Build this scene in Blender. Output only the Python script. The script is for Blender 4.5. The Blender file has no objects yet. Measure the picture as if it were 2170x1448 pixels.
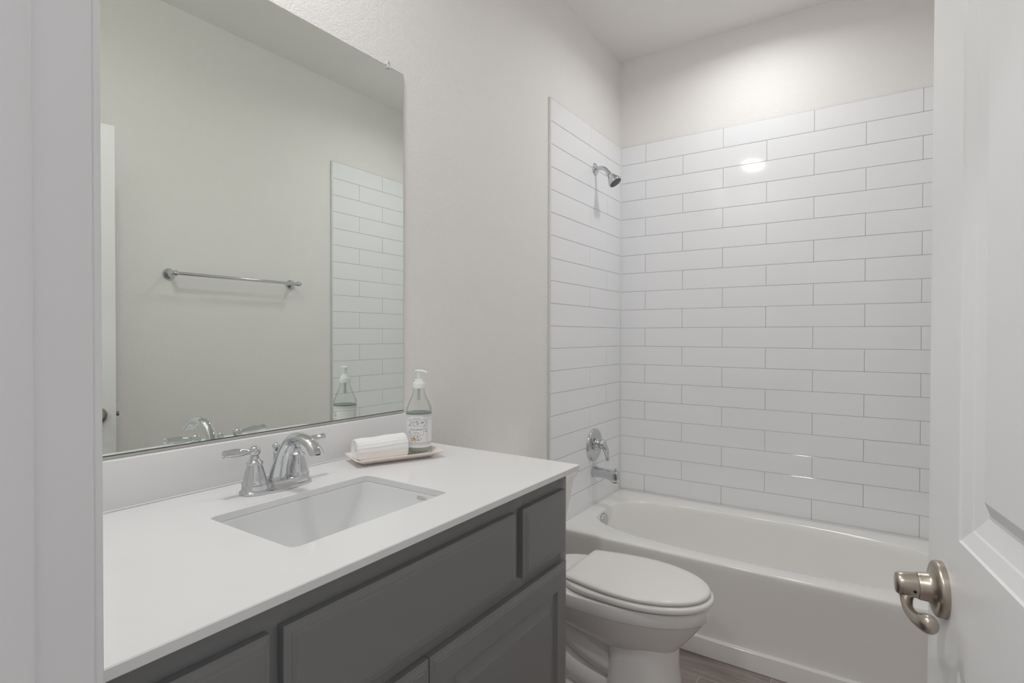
import bpy, bmesh, math, random
from mathutils import Vector, Matrix
random.seed(7)
S = bpy.context.scene
COL = S.collection
ZC = 1.238                      # eye height above the floor

# ------------------------------------------------------------------ camera
def make_camera():
    yaw, pitch, roll, f = 0.59057, 0.010925, 0.002124, 1154.03
    F = Vector((-math.sin(yaw)*math.cos(pitch), math.cos(yaw)*math.cos(pitch), -math.sin(pitch)))
    R = Vector((math.cos(yaw), math.sin(yaw), 0))
    U = R.cross(F)
    R2 = R*math.cos(roll) + U*math.sin(roll)
    U2 = -R*math.sin(roll) + U*math.cos(roll)
    cd = bpy.data.cameras.new('camera'); cd.sensor_width = 36; cd.lens = f/2170*36; cd.clip_start = 0.01
    co = bpy.data.objects.new('camera', cd); COL.objects.link(co)
    B = -F
    co.matrix_world = Matrix(((R2.x, U2.x, B.x, 1.21116), (R2.y, U2.y, B.y, 0.0), (R2.z, U2.z, B.z, ZC), (0, 0, 0, 1)))
    S.camera = co
make_camera()

# ------------------------------------------------------------------ world, exposure
W = bpy.data.worlds.new('world'); S.world = W; W.use_nodes = True
W.node_tree.nodes['Background'].inputs[0].default_value = (0.95, 0.97, 1.0, 1)
W.node_tree.nodes['Background'].inputs[1].default_value = 0.6
S.view_settings.view_transform = 'Standard'
S.view_settings.look = 'None'
S.view_settings.exposure = 0.04
S.view_settings.gamma = 1.0
S.view_settings.use_curve_mapping = False
S.cycles.use_denoising = True
S.cycles.use_adaptive_sampling = True; S.cycles.adaptive_threshold = 0.015
S.cycles.max_bounces = 12; S.cycles.diffuse_bounces = 9; S.cycles.glossy_bounces = 8; S.cycles.transmission_bounces = 10
S.cycles.caustics_reflective = True; S.cycles.caustics_refractive = True
S.cycles.sample_clamp_indirect = 4.0
S.cycles.blur_glossy = 0.6

ROOM_LIGHT_W, TUB_LIGHT_W, HALL_FILL_W = 6.6, 4.3, 9.0
ROOM_LIGHT_AT, TUB_LIGHT_AT, HALL_FILL_AT = (0.270, 0.52), (0.72, 2.44), (0.75, -0.72)

# ------------------------------------------------------------------ key dimensions (metres)
YB = 2.9116            # face of the back tile
XR = 1.5445            # face of the right tile
CEIL = 2.785
CT = 0.905             # counter top
TILE_TOP = 1.05989 + ZC
TP, TH = 0.10164, 0.204
DECK = 0.367           # tub deck
YF = 0.182             # room face of the door wall

# ------------------------------------------------------------------ helpers: materials
def s2l(c): 
    c = c/255.0
    return c/12.92 if c <= 0.04045 else ((c+0.055)/1.055)**2.4
def mat(name, rgb, rough=0.5, metal=0.0, spec=0.5, coat=0.0, bump=None, vary=0.0, rvary=0.0, trans=0.0, ior=1.45, emit=None, vscale=6.0):
    m = bpy.data.materials.new(name); m.use_nodes = True
    nt = m.node_tree; b = nt.nodes['Principled BSDF']
    lin = tuple(s2l(v) for v in rgb) + (1,)
    b.inputs['Base Color'].default_value = lin
    b.inputs['Roughness'].default_value = rough
    b.inputs['Metallic'].default_value = metal
    b.inputs['Specular IOR Level'].default_value = spec
    b.inputs['Coat Weight'].default_value = coat
    b.inputs['Coat Roughness'].default_value = 0.05
    b.inputs['Transmission Weight'].default_value = trans
    b.inputs['IOR'].default_value = ior
    if emit:
        b.inputs['Emission Color'].default_value = tuple(emit[0]) + (1,)
        b.inputs['Emission Strength'].default_value = emit[1]
    tc = nt.nodes.new('ShaderNodeTexCoord')
    if vary or rvary:
        nz = nt.nodes.new('ShaderNodeTexNoise'); nz.inputs['Scale'].default_value = vscale; nz.inputs['Detail'].default_value = 4
        nt.links.new(tc.outputs['Object'], nz.inputs['Vector'])
        if vary:
            mx = nt.nodes.new('ShaderNodeMix'); mx.data_type = 'RGBA'
            mx.inputs[6].default_value = tuple(v*(1-vary) for v in lin[:3]) + (1,)
            mx.inputs[7].default_value = tuple(min(1, v*(1+vary)) for v in lin[:3]) + (1,)
            nt.links.new(nz.outputs['Fac'], mx.inputs[0]); nt.links.new(mx.outputs[2], b.inputs['Base Color'])
        if rvary:
            mr = nt.nodes.new('ShaderNodeMapRange'); mr.inputs[3].default_value = max(0, rough-rvary); mr.inputs[4].default_value = rough+rvary
            nt.links.new(nz.outputs['Fac'], mr.inputs[0]); nt.links.new(mr.outputs[0], b.inputs['Roughness'])
    if bump:
        scale, strength, dist = bump
        n2 = nt.nodes.new('ShaderNodeTexNoise'); n2.inputs['Scale'].default_value = scale; n2.inputs['Detail'].default_value = 3; n2.inputs['Roughness'].default_value = 0.55
        bp = nt.nodes.new('ShaderNodeBump'); bp.inputs['Strength'].default_value = strength; bp.inputs['Distance'].default_value = dist
        nt.links.new(tc.outputs['Object'], n2.inputs['Vector'])
        nt.links.new(n2.outputs['Fac'], bp.inputs['Height']); nt.links.new(bp.outputs['Normal'], b.inputs['Normal'])
    return m

M = {}
M['wall'] = mat('wall_paint', (239, 237, 235), 0.62, bump=(170, 0.5, 0.003), vary=0.012, spec=0.3)
M['ceil'] = mat('ceiling_paint', (241, 239, 237), 0.8, bump=(110, 0.3, 0.003), spec=0.2, vary=0.01)
M['trim'] = mat('trim_paint', (236, 236, 237), 0.38, vary=0.01)
M['door'] = mat('door_paint', (238, 238, 239), 0.36, vary=0.01)
M['tile'] = mat('white_tile', (243, 244, 246), 0.07, spec=0.5, vary=0.012, vscale=3)
M['grout'] = mat('tile_grout', (172, 171, 169), 0.9, vary=0.05)
M['caulk'] = mat('white_caulk', (232, 231, 229), 0.35, vary=0.01)
M['edge'] = mat('tile_edge_metal', (222, 222, 219), 0.35, 0.0, vary=0.02)
M['tub'] = mat('tub_enamel', (242, 241, 238), 0.14, coat=0.3, vary=0.008)
M['china'] = mat('vitreous_china', (236, 235, 234), 0.08, coat=0.4, vary=0.006)
M['seat'] = mat('toilet_seat_plastic', (232, 230, 228), 0.18, vary=0.006)
M['counter'] = mat('white_quartz', (234, 234, 235), 0.1, vary=0.012, vscale=14)
M['sink'] = mat('sink_china', (231, 232, 233), 0.06, coat=0.3, vary=0.006)
M['cab'] = mat('grey_cabinet_paint', (129, 129, 129), 0.36, vary=0.02, bump=(60, 0.05, 0.002))
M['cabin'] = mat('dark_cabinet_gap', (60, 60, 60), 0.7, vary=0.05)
M['chrome'] = mat('polished_chrome', (208, 210, 212), 0.05, 1.0, rvary=0.015)
M['nickel'] = mat('satin_nickel', (180, 171, 160), 0.32, 1.0, rvary=0.04, vscale=30)
M['dark'] = mat('dark_recess', (38, 37, 36), 0.6, vary=0.1)
M['mirror'] = mat('mirror_silver', (241, 246, 240), 0.0, 1.0, vary=0.002)
M['mirrorside'] = mat('mirror_glass_edge', (150, 158, 150), 0.12, 0.5, vary=0.05)
M['channel'] = mat('mirror_channel', (190, 191, 187), 0.35, 0.2, vary=0.05)
M['clip'] = mat('clear_plastic_clip', (242, 242, 242), 0.12, trans=0.35, rvary=0.02)
M['towel'] = mat('white_terry', (251, 251, 250), 0.95, bump=(420, 0.5, 0.003), vary=0.015, spec=0.1)
M['tray'] = mat('blush_ceramic', (242, 231, 225), 0.35, vary=0.02)
M['glass'] = mat('bottle_glass', (254, 255, 254), 0.0, trans=1.0, ior=1.45, rvary=0.0)
M['soap'] = mat('pale_green_soap', (214, 228, 218), 0.05, trans=0.35, ior=1.33, vary=0.01)
M['soapband'] = mat('green_soap_surface', (126, 168, 156), 0.1, vary=0.05)
M['pump'] = mat('white_pump_plastic', (238, 240, 240), 0.25, vary=0.01)
M['label'] = mat('printed_label', (238, 238, 240), 0.4, vary=0.01)
M['ink'] = mat('grey_ink', (62, 64, 70), 0.6, vary=0.1)
M['orange'] = mat('orange_ink', (214, 150, 88), 0.6, vary=0.2, vscale=300)
M['leaf'] = mat('leaf_ink', (96, 104, 92), 0.6, vary=0.2, vscale=300)
M['blossom'] = mat('blossom_ink', (214, 208, 188), 0.6, vary=0.1, vscale=300)
M['lens'] = mat('light_lens', (250, 250, 250), 0.4, emit=((1.0, 0.97, 0.93), 9.0), vary=0.002)
M['fixture'] = mat('white_fixture', (235, 235, 235), 0.4, vary=0.01)

def thin_clear(name, tint, edge, gloss=0.03, body=None, body_mix=0.0, ior=1.45):
    """thin clear wall: lets light straight through, mirrors by Fresnel, absorbs more where seen edge-on"""
    m = bpy.data.materials.new(name); m.use_nodes = True; nt = m.node_tree; L = nt.links.new
    for n in list(nt.nodes):
        if n.type != 'OUTPUT_MATERIAL': nt.nodes.remove(n)
    out = [n for n in nt.nodes if n.type == 'OUTPUT_MATERIAL'][0]
    lw = nt.nodes.new('ShaderNodeLayerWeight'); lw.inputs['Blend'].default_value = 0.5
    cr = nt.nodes.new('ShaderNodeValToRGB'); cr.color_ramp.elements[0].position = 0.55; cr.color_ramp.elements[0].color = tint + (1,)
    cr.color_ramp.elements[1].position = 0.97; cr.color_ramp.elements[1].color = edge + (1,)
    L(lw.outputs['Facing'], cr.inputs[0])
    tr = nt.nodes.new('ShaderNodeBsdfTransparent'); L(cr.outputs[0], tr.inputs[0])
    base = tr
    if body:
        df = nt.nodes.new('ShaderNodeBsdfTranslucent'); df.inputs[0].default_value = body + (1,)
        d2 = nt.nodes.new('ShaderNodeBsdfDiffuse'); d2.inputs[0].default_value = body + (1,)
        ad = nt.nodes.new('ShaderNodeMixShader'); ad.inputs[0].default_value = 0.5; L(df.outputs[0], ad.inputs[1]); L(d2.outputs[0], ad.inputs[2])
        mb = nt.nodes.new('ShaderNodeMixShader'); mb.inputs[0].default_value = body_mix; L(tr.outputs[0], mb.inputs[1]); L(ad.outputs[0], mb.inputs[2]); base = mb
    gl = nt.nodes.new('ShaderNodeBsdfGlossy'); gl.inputs['Roughness'].default_value = gloss
    pw = nt.nodes.new('ShaderNodeMath'); pw.operation = 'POWER'; pw.inputs[1].default_value = 5.0; L(lw.outputs['Facing'], pw.inputs[0])
    fr = nt.nodes.new('ShaderNodeMath'); fr.operation = 'MULTIPLY_ADD'; fr.inputs[1].default_value = 0.45*ior; fr.inputs[2].default_value = 0.03; L(pw.outputs[0], fr.inputs[0])
    mx = nt.nodes.new('ShaderNodeMixShader'); L(fr.outputs[0], mx.inputs[0]); L(base.outputs[0], mx.inputs[1]); L(gl.outputs[0], mx.inputs[2])
    L(mx.outputs[0], out.inputs['Surface'])
    return m
M['glass'] = thin_clear('bottle_glass', (0.985, 0.992, 0.988), (0.74, 0.78, 0.76), ior=1.0)
M['soap'] = thin_clear('pale_green_soap', (0.93, 0.965, 0.94), (0.86, 0.91, 0.88), body=(0.80, 0.87, 0.81), body_mix=0.45, ior=0.4)
def floor_mat():
    m = bpy.data.materials.new('wood_look_tile'); m.use_nodes = True
    nt = m.node_tree; b = nt.nodes['Principled BSDF']; L = nt.links.new
    tc = nt.nodes.new('ShaderNodeTexCoord')
    mp = nt.nodes.new('ShaderNodeMapping'); mp.inputs['Location'].default_value = (-0.905, -0.0346, 0)
    L(tc.outputs['Object'], mp.inputs['Vector'])
    br = nt.nodes.new('ShaderNodeTexBrick'); br.offset = 0.36; br.squash = 1.0
    br.inputs['Scale'].default_value = 1.0; br.inputs['Brick Width'].default_value = 0.61; br.inputs['Row Height'].default_value = 0.1522
    br.inputs['Mortar Size'].default_value = 0.0014; br.inputs['Mortar Smooth'].default_value = 0.1
    br.inputs['Color1'].default_value = (0.9, 0.9, 0.9, 1); br.inputs['Color2'].default_value = (1.1, 1.1, 1.1, 1); br.inputs['Mortar'].default_value = (1, 1, 1, 1)
    L(mp.outputs[0], br.inputs['Vector'])
    st = nt.nodes.new('ShaderNodeMapping'); st.inputs['Scale'].default_value = (3.5, 42, 1); L(tc.outputs['Object'], st.inputs['Vector'])
    nz = nt.nodes.new('ShaderNodeTexNoise'); nz.inputs['Scale'].default_value = 1.6; nz.inputs['Detail'].default_value = 8; nz.inputs['Roughness'].default_value = 0.65
    nz.inputs['Distortion'].default_value = 0.6; L(st.outputs[0], nz.inputs['Vector'])
    cr = nt.nodes.new('ShaderNodeValToRGB')
    cr.color_ramp.elements[0].position = 0.32; cr.color_ramp.elements[0].color = (s2l(134), s2l(124), s2l(119), 1)
    cr.color_ramp.elements[1].position = 0.72; cr.color_ramp.elements[1].color = (s2l(176), s2l(166), s2l(160), 1)
    L(nz.outputs['Fac'], cr.inputs[0])
    mu = nt.nodes.new('ShaderNodeMix'); mu.data_type = 'RGBA'; mu.blend_type = 'MULTIPLY'; mu.inputs[0].default_value = 1
    L(cr.outputs[0], mu.inputs[6]); L(br.outputs['Color'], mu.inputs[7])
    mo = nt.nodes.new('ShaderNodeMix'); mo.data_type = 'RGBA'; L(br.outputs['Fac'], mo.inputs[0])
    L(mu.outputs[2], mo.inputs[6]); mo.inputs[7].default_value = (s2l(205), s2l(190), s2l(182), 1)
    L(mo.outputs[2], b.inputs['Base Color']); b.inputs['Roughness'].default_value = 0.45
    bp = nt.nodes.new('ShaderNodeBump'); bp.inputs['Strength'].default_value = 0.25; bp.inputs['Distance'].default_value = 0.001
    L(nz.outputs['Fac'], bp.inputs['Height']); L(bp.outputs['Normal'], b.inputs['Normal'])
    return m
M['floor'] = floor_mat()

# ------------------------------------------------------------------ helpers: objects
def tag(o, label, cat, group=None):
    o['label'] = label; o['category'] = cat
    if group: o['group'] = group
    return o
def thing(name, label, cat, loc=(0, 0, 0), group=None):
    o = bpy.data.objects.new(name, None); COL.objects.link(o); o.location = loc; o.empty_display_size = 0.05
    return tag(o, label, cat, group)
def obj(name, bm, m, parent=None, smooth=40, label=None):
    """link a bmesh (world coordinates) as one mesh object; children keep world placement"""
    bmesh.ops.recalc_face_normals(bm, faces=bm.faces)
    me = bpy.data.meshes.new(name); bm.to_mesh(me); bm.free()
    ms = m if isinstance(m, (list, tuple)) else [m]
    for x in ms: me.materials.append(x)
    if smooth:
        for p in me.polygons: p.use_smooth = True
        me.set_sharp_from_angle(angle=math.radians(smooth))
    o = bpy.data.objects.new(name, me); COL.objects.link(o)
    if parent is not None:
        o.parent = parent
        w = Vector((0, 0, 0)); p = parent
        while p is not None: w += p.location; p = p.parent
        me.transform(Matrix.Translation(-w))
    if label: o['label'] = label
    return o
def struct(name, bm, m, smooth=40, label=None):
    o = obj(name, bm, m, None, smooth); o['kind'] = 'structure'
    if label: o['label'] = label
    return o
def NB(): return bmesh.new()
def box(bm, x0, x1, y0, y1, z0, z1, bev=0.0, seg=2, xf=None):
    r = bmesh.ops.create_cube(bm, size=1.0)
    vs = r['verts']
    for v in vs:
        v.co = Vector((x0+(v.co.x+.5)*(x1-x0), y0+(v.co.y+.5)*(y1-y0), z0+(v.co.z+.5)*(z1-z0)))
    if bev > 0:
        es = list({e for v in vs for e in v.link_edges})
        r2 = bmesh.ops.bevel(bm, geom=es, offset=bev, segments=seg, affect='EDGES', profile=0.5)
        vs = list({v for f in r2['faces'] for v in f.verts} | {v for v in vs if v.is_valid})
    if xf is not None:
        for v in vs: v.co = xf @ v.co
    return vs
def quad(bm, a, b, c, d):
    return bm.faces.new([bm.verts.new(a), bm.verts.new(b), bm.verts.new(c), bm.verts.new(d)])
def bridge(bm, A, B, closed=True):
    n = len(A)
    for i in range(n if closed else n-1):
        j = (i+1) % n
        try: bm.faces.new((A[i], A[j], B[j], B[i]))
        except ValueError: pass
def loop(bm, pts): return [bm.verts.new(p) for p in pts]
def loft(bm, rings, cap0=True, cap1=True):
    L = [loop(bm, r) for r in rings]
    for a, b in zip(L, L[1:]): bridge(bm, a, b)
    if cap0: bm.faces.new(L[0][::-1])
    if cap1: bm.faces.new(L[-1])
    return L
def basis(axis):
    a = Vector(axis).normalized()
    t = Vector((0, 0, 1)) if abs(a.z) < 0.9 else Vector((1, 0, 0))
    u = t.cross(a).normalized(); v = a.cross(u)
    return a, u, v
def lathe(bm, origin, axis, prof, n=40, cap0=True, cap1=True, sy=1.0):
    """prof: (distance along axis, radius)"""
    a, u, v = basis(axis); o = Vector(origin)
    rings = []
    for h, r in prof:
        r = max(r, 1e-5)
        rings.append([o + a*h + u*(r*math.cos(2*math.pi*i/n)) + v*(r*sy*math.sin(2*math.pi*i/n)) for i in range(n)])
    return loft(bm, rings, cap0, cap1)
def smooth_path(pts, k=8):
    """Catmull-Rom through (x,y,z,r...) tuples"""
    out = []
    n = len(pts)
    for i in range(n-1):
        p0 = pts[max(i-1, 0)]; p1 = pts[i]; p2 = pts[i+1]; p3 = pts[min(i+2, n-1)]
        for j in range(k):
            t = j/k
            out.append(tuple(0.5*((2*b)+(-a+c)*t+(2*a-5*b+4*c-d)*t*t+(-a+3*b-3*c+d)*t**3) for a, b, c, d in zip(p0, p1, p2, p3)))
    out.append(tuple(pts[-1]))
    return out
def tube(bm, pts, n=20, side=None, flat=1.0, cap=True):
    """pts: (x,y,z,r); optional side vector fixes the section, flat scales along the other axis"""
    P = [Vector(p[:3]) for p in pts]; rings = []
    for i, p in enumerate(P):
        t = (P[min(i+1, len(P)-1)] - P[max(i-1, 0)]).normalized()
        if side is None:
            _, u, v = basis(t)
            if i: 
                u = (pu - t*pu.dot(t)).normalized(); v = t.cross(u)
            pu = u
        else:
            u = (Vector(side) - t*Vector(side).dot(t)).normalized(); v = t.cross(u)
        r = pts[i][3]
        rings.append([p + u*(r*math.cos(2*math.pi*k/n)) + v*(r*flat*math.sin(2*math.pi*k/n)) for k in range(n)])
    loft(bm, rings, cap, cap)
def ball(bm, c, r, n=24):
    res = bmesh.ops.create_uvsphere(bm, u_segments=n, v_segments=n//2, radius=r)
    for v in res['verts']: v.co += Vector(c)
def rrect(cx, cy, hx, hy, r, z, k=8):
    pts = []
    for sx, sy, a0 in ((1, 1, 0), (-1, 1, 90), (-1, -1, 180), (1, -1, 270)):
        for i in range(k+1):
            a = math.radians(a0 + 90*i/k)
            pts.append((cx+sx*(hx-r)+r*math.cos(a), cy+sy*(hy-r)+r*math.sin(a), z))
    return pts
def rect_around(loop_pts, cx, cy, x0, x1, y0, y1, z):
    """points of a rectangle in the directions of another loop; corners snapped"""
    out = []
    for p in loop_pts:
        dx, dy = p[0]-cx, p[1]-cy
        t = min(((x1-cx)/dx if dx > 1e-9 else 1e9), ((x0-cx)/dx if dx < -1e-9 else 1e9),
                ((y1-cy)/dy if dy > 1e-9 else 1e9), ((y0-cy)/dy if dy < -1e-9 else 1e9))
        out.append([cx+dx*t, cy+dy*t, z])
    for X in (x0, x1):
        for Y in (y0, y1):
            i = min(range(len(out)), key=lambda k: (out[k][0]-X)**2+(out[k][1]-Y)**2)
            out[i] = [X, Y, z]
    return [tuple(p) for p in out]

# ------------------------------------------------------------------ room shell
XW = -0.008                       # painted left wall
XE = XR + 0.008                   # painted right wall
YW = YB + 0.008
HX0, HX1, HY0 = -0.6, 2.4, -1.45  # hall outside the door

bm = NB(); box(bm, HX0, HX1, HY0, YW+0.1, -0.06, 0.0); struct('floor', bm, M['floor'], 0, 'wood-look plank tile floor in brown grey')
bm = NB(); box(bm, HX0, HX1, HY0, YW+0.1, CEIL, CEIL+0.06); struct('ceiling', bm, M['ceil'], 0)
bm = NB(); box(bm, XW-0.1, XW, YF, YW+0.1, 0, CEIL); wall_left = struct('wall_left', bm, M['wall'], 0)
bm = NB(); box(bm, XW, XE, YW, YW+0.1, 0, CEIL); wall_back = struct('wall_back', bm, M['wall'], 0)
bm = NB(); box(bm, XE, XE+0.1, YF, YW+0.1, 0, CEIL); wall_right = struct('wall_right', bm, M['wall'], 0)
JX0, JX1, JZ = 0.672, 1.436, 2.066      # clear door opening
YO = 0.068
bm = NB()
box(bm, HX0, JX0-0.02, YO, YF, 0, CEIL); box(bm, JX1+0.02, HX1, YO, YF, 0, CEIL); box(bm, JX0-0.02, JX1+0.02, YO, YF, JZ+0.02, CEIL)
struct('wall_front', bm, M['wall'], 0)
bm = NB(); box(bm, HX0, HX1, HY0-0.1, HY0, 0, CEIL); struct('wall_hall', bm, M['wall'], 0)

# ---- tile cladding
def tiles(name, parent, o, ua, n, ulen, joints_even, joints_odd, rows, ztop, zbot, u_edge=0.0):
    """one panel of subway tile: ua = unit vector along the wall, n = outward normal"""
    bm = NB(); o = Vector(o); ua = Vector(ua); n = Vector(n); za = Vector((0, 0, 1))
    t, g, bev = 0.0, 0.0009, 0.0010
    gd = -0.0012
    def P(u, z, d): return o + ua*u + n*d + za*z
    fs = quad(bm, P(0, zbot, gd), P(ulen, zbot, gd), P(ulen, ztop, gd), P(0, ztop, gd)); fs.material_index = 1
    for r in range(rows):
        z1 = ztop - r*TP; z0 = max(zbot, z1-TP)
        js = [0.0] + [j for j in (joints_even if r % 2 == 0 else joints_odd) if 0 < j < ulen] + [ulen]
        for a, b in zip(js, js[1:]):
            u0, u1 = a+g, b-g; w0, w1 = z0+g, z1-g
            tu, tz = random.gauss(0, 0.0013), random.gauss(0, 0.0013)
            uc, zc = (u0+u1)/2, (w0+w1)/2
            def D(u, z): return max(-0.0008, min(0.0008, tu*(u-uc)+tz*(z-zc)))
            lo = [bm.verts.new(P(u, z, gd-0.001)) for u, z in ((u0, w0), (u1, w0), (u1, w1), (u0, w1))]
            mi = [bm.verts.new(P(u, z, D(u, z)-bev)) for u, z in ((u0, w0), (u1, w0), (u1, w1), (u0, w1))]
            hi = [bm.verts.new(P(u, z, D(u, z))) for u, z in ((u0+bev, w0+bev), (u1-bev, w0+bev), (u1-bev, w1-bev), (u0+bev, w1-bev))]
            bridge(bm, lo, mi); bridge(bm, mi, hi); bm.faces.new(hi)
    return obj(name, bm, [M['tile'], M['grout']], parent, 0)
ROWS = 20
X0B = 0.14432
tiles('tile_panel', wall_back, (0, YB, 0), (1, 0, 0), (0, -1, 0), XR, [X0B+2*TH*k for k in range(-1, 5)], [X0B+TH+2*TH*k for k in range(-1, 5)], ROWS, TILE_TOP, DECK-0.004)
YL = 2.116                       # front edge of the left tile
SJ = 2.519 - YL
tiles('tile_panel', wall_left, (0, YL, 0), (0, 1, 0), (1, 0, 0), YB-YL, [SJ], [SJ+TH], ROWS, TILE_TOP, DECK-0.004)
YRE = 2.150
RJ = 2.551 - YRE
tiles('tile_panel', wall_right, (XR, YRE, 0), (0, 1, 0), (-1, 0, 0), YB-YRE, [RJ], [RJ-TH+0.009, RJ+TH], ROWS, TILE_TOP, DECK-0.004)
for par, x0, x1, y in ((wall_left, XW, 0.0012, YL), (wall_right, XR-0.0012, XE, YRE)):
    bm = NB(); box(bm, x0, x1, y-0.010, y, DECK+0.02, TILE_TOP, 0.001); obj('edge_strip', bm, M['edge'], par, label='thin metal strip down the tile edge')
bm = NB(); box(bm, -0.002, 0.0045, YB-0.0045, YB+0.002, DECK+.006, TILE_TOP, 0.001); obj('caulk_bead', bm, M['caulk'], wall_left)
bm = NB(); box(bm, XR-0.0045, XR+0.002, YB-0.0045, YB+0.002, DECK+.006, TILE_TOP, 0.001); obj('caulk_bead', bm, M['caulk'], wall_right)
# below-deck fill behind the tub so the wall closes to the floor is the painted wall itself

# baseboards
def baseboard(name, pts):
    bm = NB()
    for x0, x1, y0, y1 in pts:
        box(bm, x0, x1, y0, y1, 0, 0.10, 0.003)
    return struct(name, bm, M['trim'])
baseboard('baseboard_left', [(XW, XW+0.013, 1.262, 2.113)])
baseboard('baseboard_right', [(XE-0.013, XE, YF+0.02, 2.135)])

# ---- door frame: jamb with stop, casing, strike plate
bm = NB()
for sx, x in ((-1, JX0), (1, JX1)):
    box(bm, min(x, x+sx*0.02), max(x, x+sx*0.02), YO, YF, 0, JZ+0.02, 0.0025, 3)
    box(bm, min(x-sx*0.011, x), max(x-sx*0.011, x), YO+0.02, 0.141, 0, JZ, 0.0042, 4)
box(bm, JX0, JX1, YO, YF, JZ, JZ+0.02, 0.0015); box(bm, JX0, JX1, YO+0.02, 0.141, JZ-0.011, JZ, 0.003, 3)
jamb = struct('trim_1', bm, M['trim'], label='white door jamb with stop')
bm = NB()
for y0, y1 in ((YF, YF+0.0085), (YO-0.012, YO)):
    for sx, x in ((-1, JX0-0.006), (1, JX1+0.006)):
        xo = x+sx*0.057
        if y0 > YO and sx > 0: xo = XE
        box(bm, min(x, xo), max(x, xo), y0, y1, 0, JZ+0.063, 0.003, 3)
    box(bm, JX0-0.006, JX1+0.006, y0, y1, JZ+0.006, JZ+0.063, 0.003, 3)
struct('trim_2', bm, M['trim'], label='white casing around the doorway')
bm = NB(); box(bm, JX0-0.0005, JX0+0.0015, 0.150, 0.179, 0.868, 0.938, 0.0006); box(bm, JX0-0.0005, JX0+0.004, 0.177, 0.193, 0.885, 0.936, 0.0012)
obj('strike_plate', bm, M['nickel'], jamb, label='satin nickel strike plate')

# ------------------------------------------------------------------ panelled faces
def panel_face(bm, T, a0, a1, b0, b1, holes, prof, back=None):
    """flat face with sunk/raised panels. T(a,b,d)->Vector, d outward. holes share a-range; sorted by b. prof: (inset, depth)"""
    def V(a, b, d): return bm.verts.new(T(a, b, d))
    ha0, ha1 = holes[0][0], holes[0][1]
    def Q(u0, u1, v0, v1): bm.faces.new((V(u0, v0, 0), V(u1, v0, 0), V(u1, v1, 0), V(u0, v1, 0)))
    Q(a0, ha0, b0, b1); Q(ha1, a1, b0, b1)
    bb = b0
    for h in holes:
        Q(ha0, ha1, bb, h[2]); bb = h[3]
    Q(ha0, ha1, bb, b1)
    for h in holes:
        prev = None
        for ins, d in prof:
            c = [V(h[0]+ins, h[2]+ins, d), V(h[1]-ins, h[2]+ins, d), V(h[1]-ins, h[3]-ins, d), V(h[0]+ins, h[3]-ins, d)]
            if prev: bridge(bm, prev, c)
            prev = c
        bm.faces.new(prev)
def slab_sides(bm, T, a0, a1, b0, b1, th, r=0.0):
    c0 = [bm.verts.new(T(a, b, 0)) for a, b in ((a0, b0), (a1, b0), (a1, b1), (a0, b1))]
    c1 = [bm.verts.new(T(a, b, -th)) for a, b in ((a0, b0), (a1, b0), (a1, b1), (a0, b1))]
    bridge(bm, c0, c1); bm.faces.new(c1)

# ------------------------------------------------------------------ the open door
AD = math.radians(9.5)
E0 = Vector((1.2705, 0.909, 0)); UD = Vector((math.sin(AD), -math.cos(AD), 0)); ND = Vector((-math.cos(AD), -math.sin(AD), 0))
DW, DT, DB = 0.755, 0.035, 0.012
DTOP = 0.8155 + ZC
door = bpy.data.objects.new('door_1', None); COL.objects.link(door); door['kind'] = 'structure'; door.location = (E0.x, E0.y, 0)
door['label'] = 'white two-panel door standing open at the right'
DPROF = [(0, 0), (0.002, -0.0022), (0.0175, -0.0072), (0.0195, -0.0086), (0.0370, -0.0142), (0.0395, -0.0150), (0.0430, -0.0150), (0.0600, -0.0050), (0.0620, -0.0042)]
HOLES = [(0.117, DW-0.117, 0.24, 0.86), (0.117, DW-0.117, 1.006, DTOP-0.125)]
bm = NB()
TF = lambda a, b, d: E0 + UD*a + ND*d + Vector((0, 0, b))
TBk = lambda a, b, d: E0 + UD*a - ND*(DT+d) + Vector((0, 0, b))
panel_face(bm, TF, 0, DW, DB, DTOP, HOLES, DPROF)
panel_face(bm, TBk, 0, DW, DB, DTOP, HOLES, DPROF)
for (a, b), (a2, b2) in (((0, DB), (0, DTOP)), ((0, DTOP), (DW, DTOP)), ((DW, DTOP), (DW, DB)), ((DW, DB), (0, DB))):
    quad(bm, TF(a, b, 0), TF(a2, b2, 0), TBk(a2, b2, 0), TBk(a, b, 0))
bmesh.ops.remove_doubles(bm, verts=bm.verts, dist=1e-5)
obj('leaf', bm, M['door'], door, 0)
LS, LZ = 0.0615, 0.927
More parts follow.
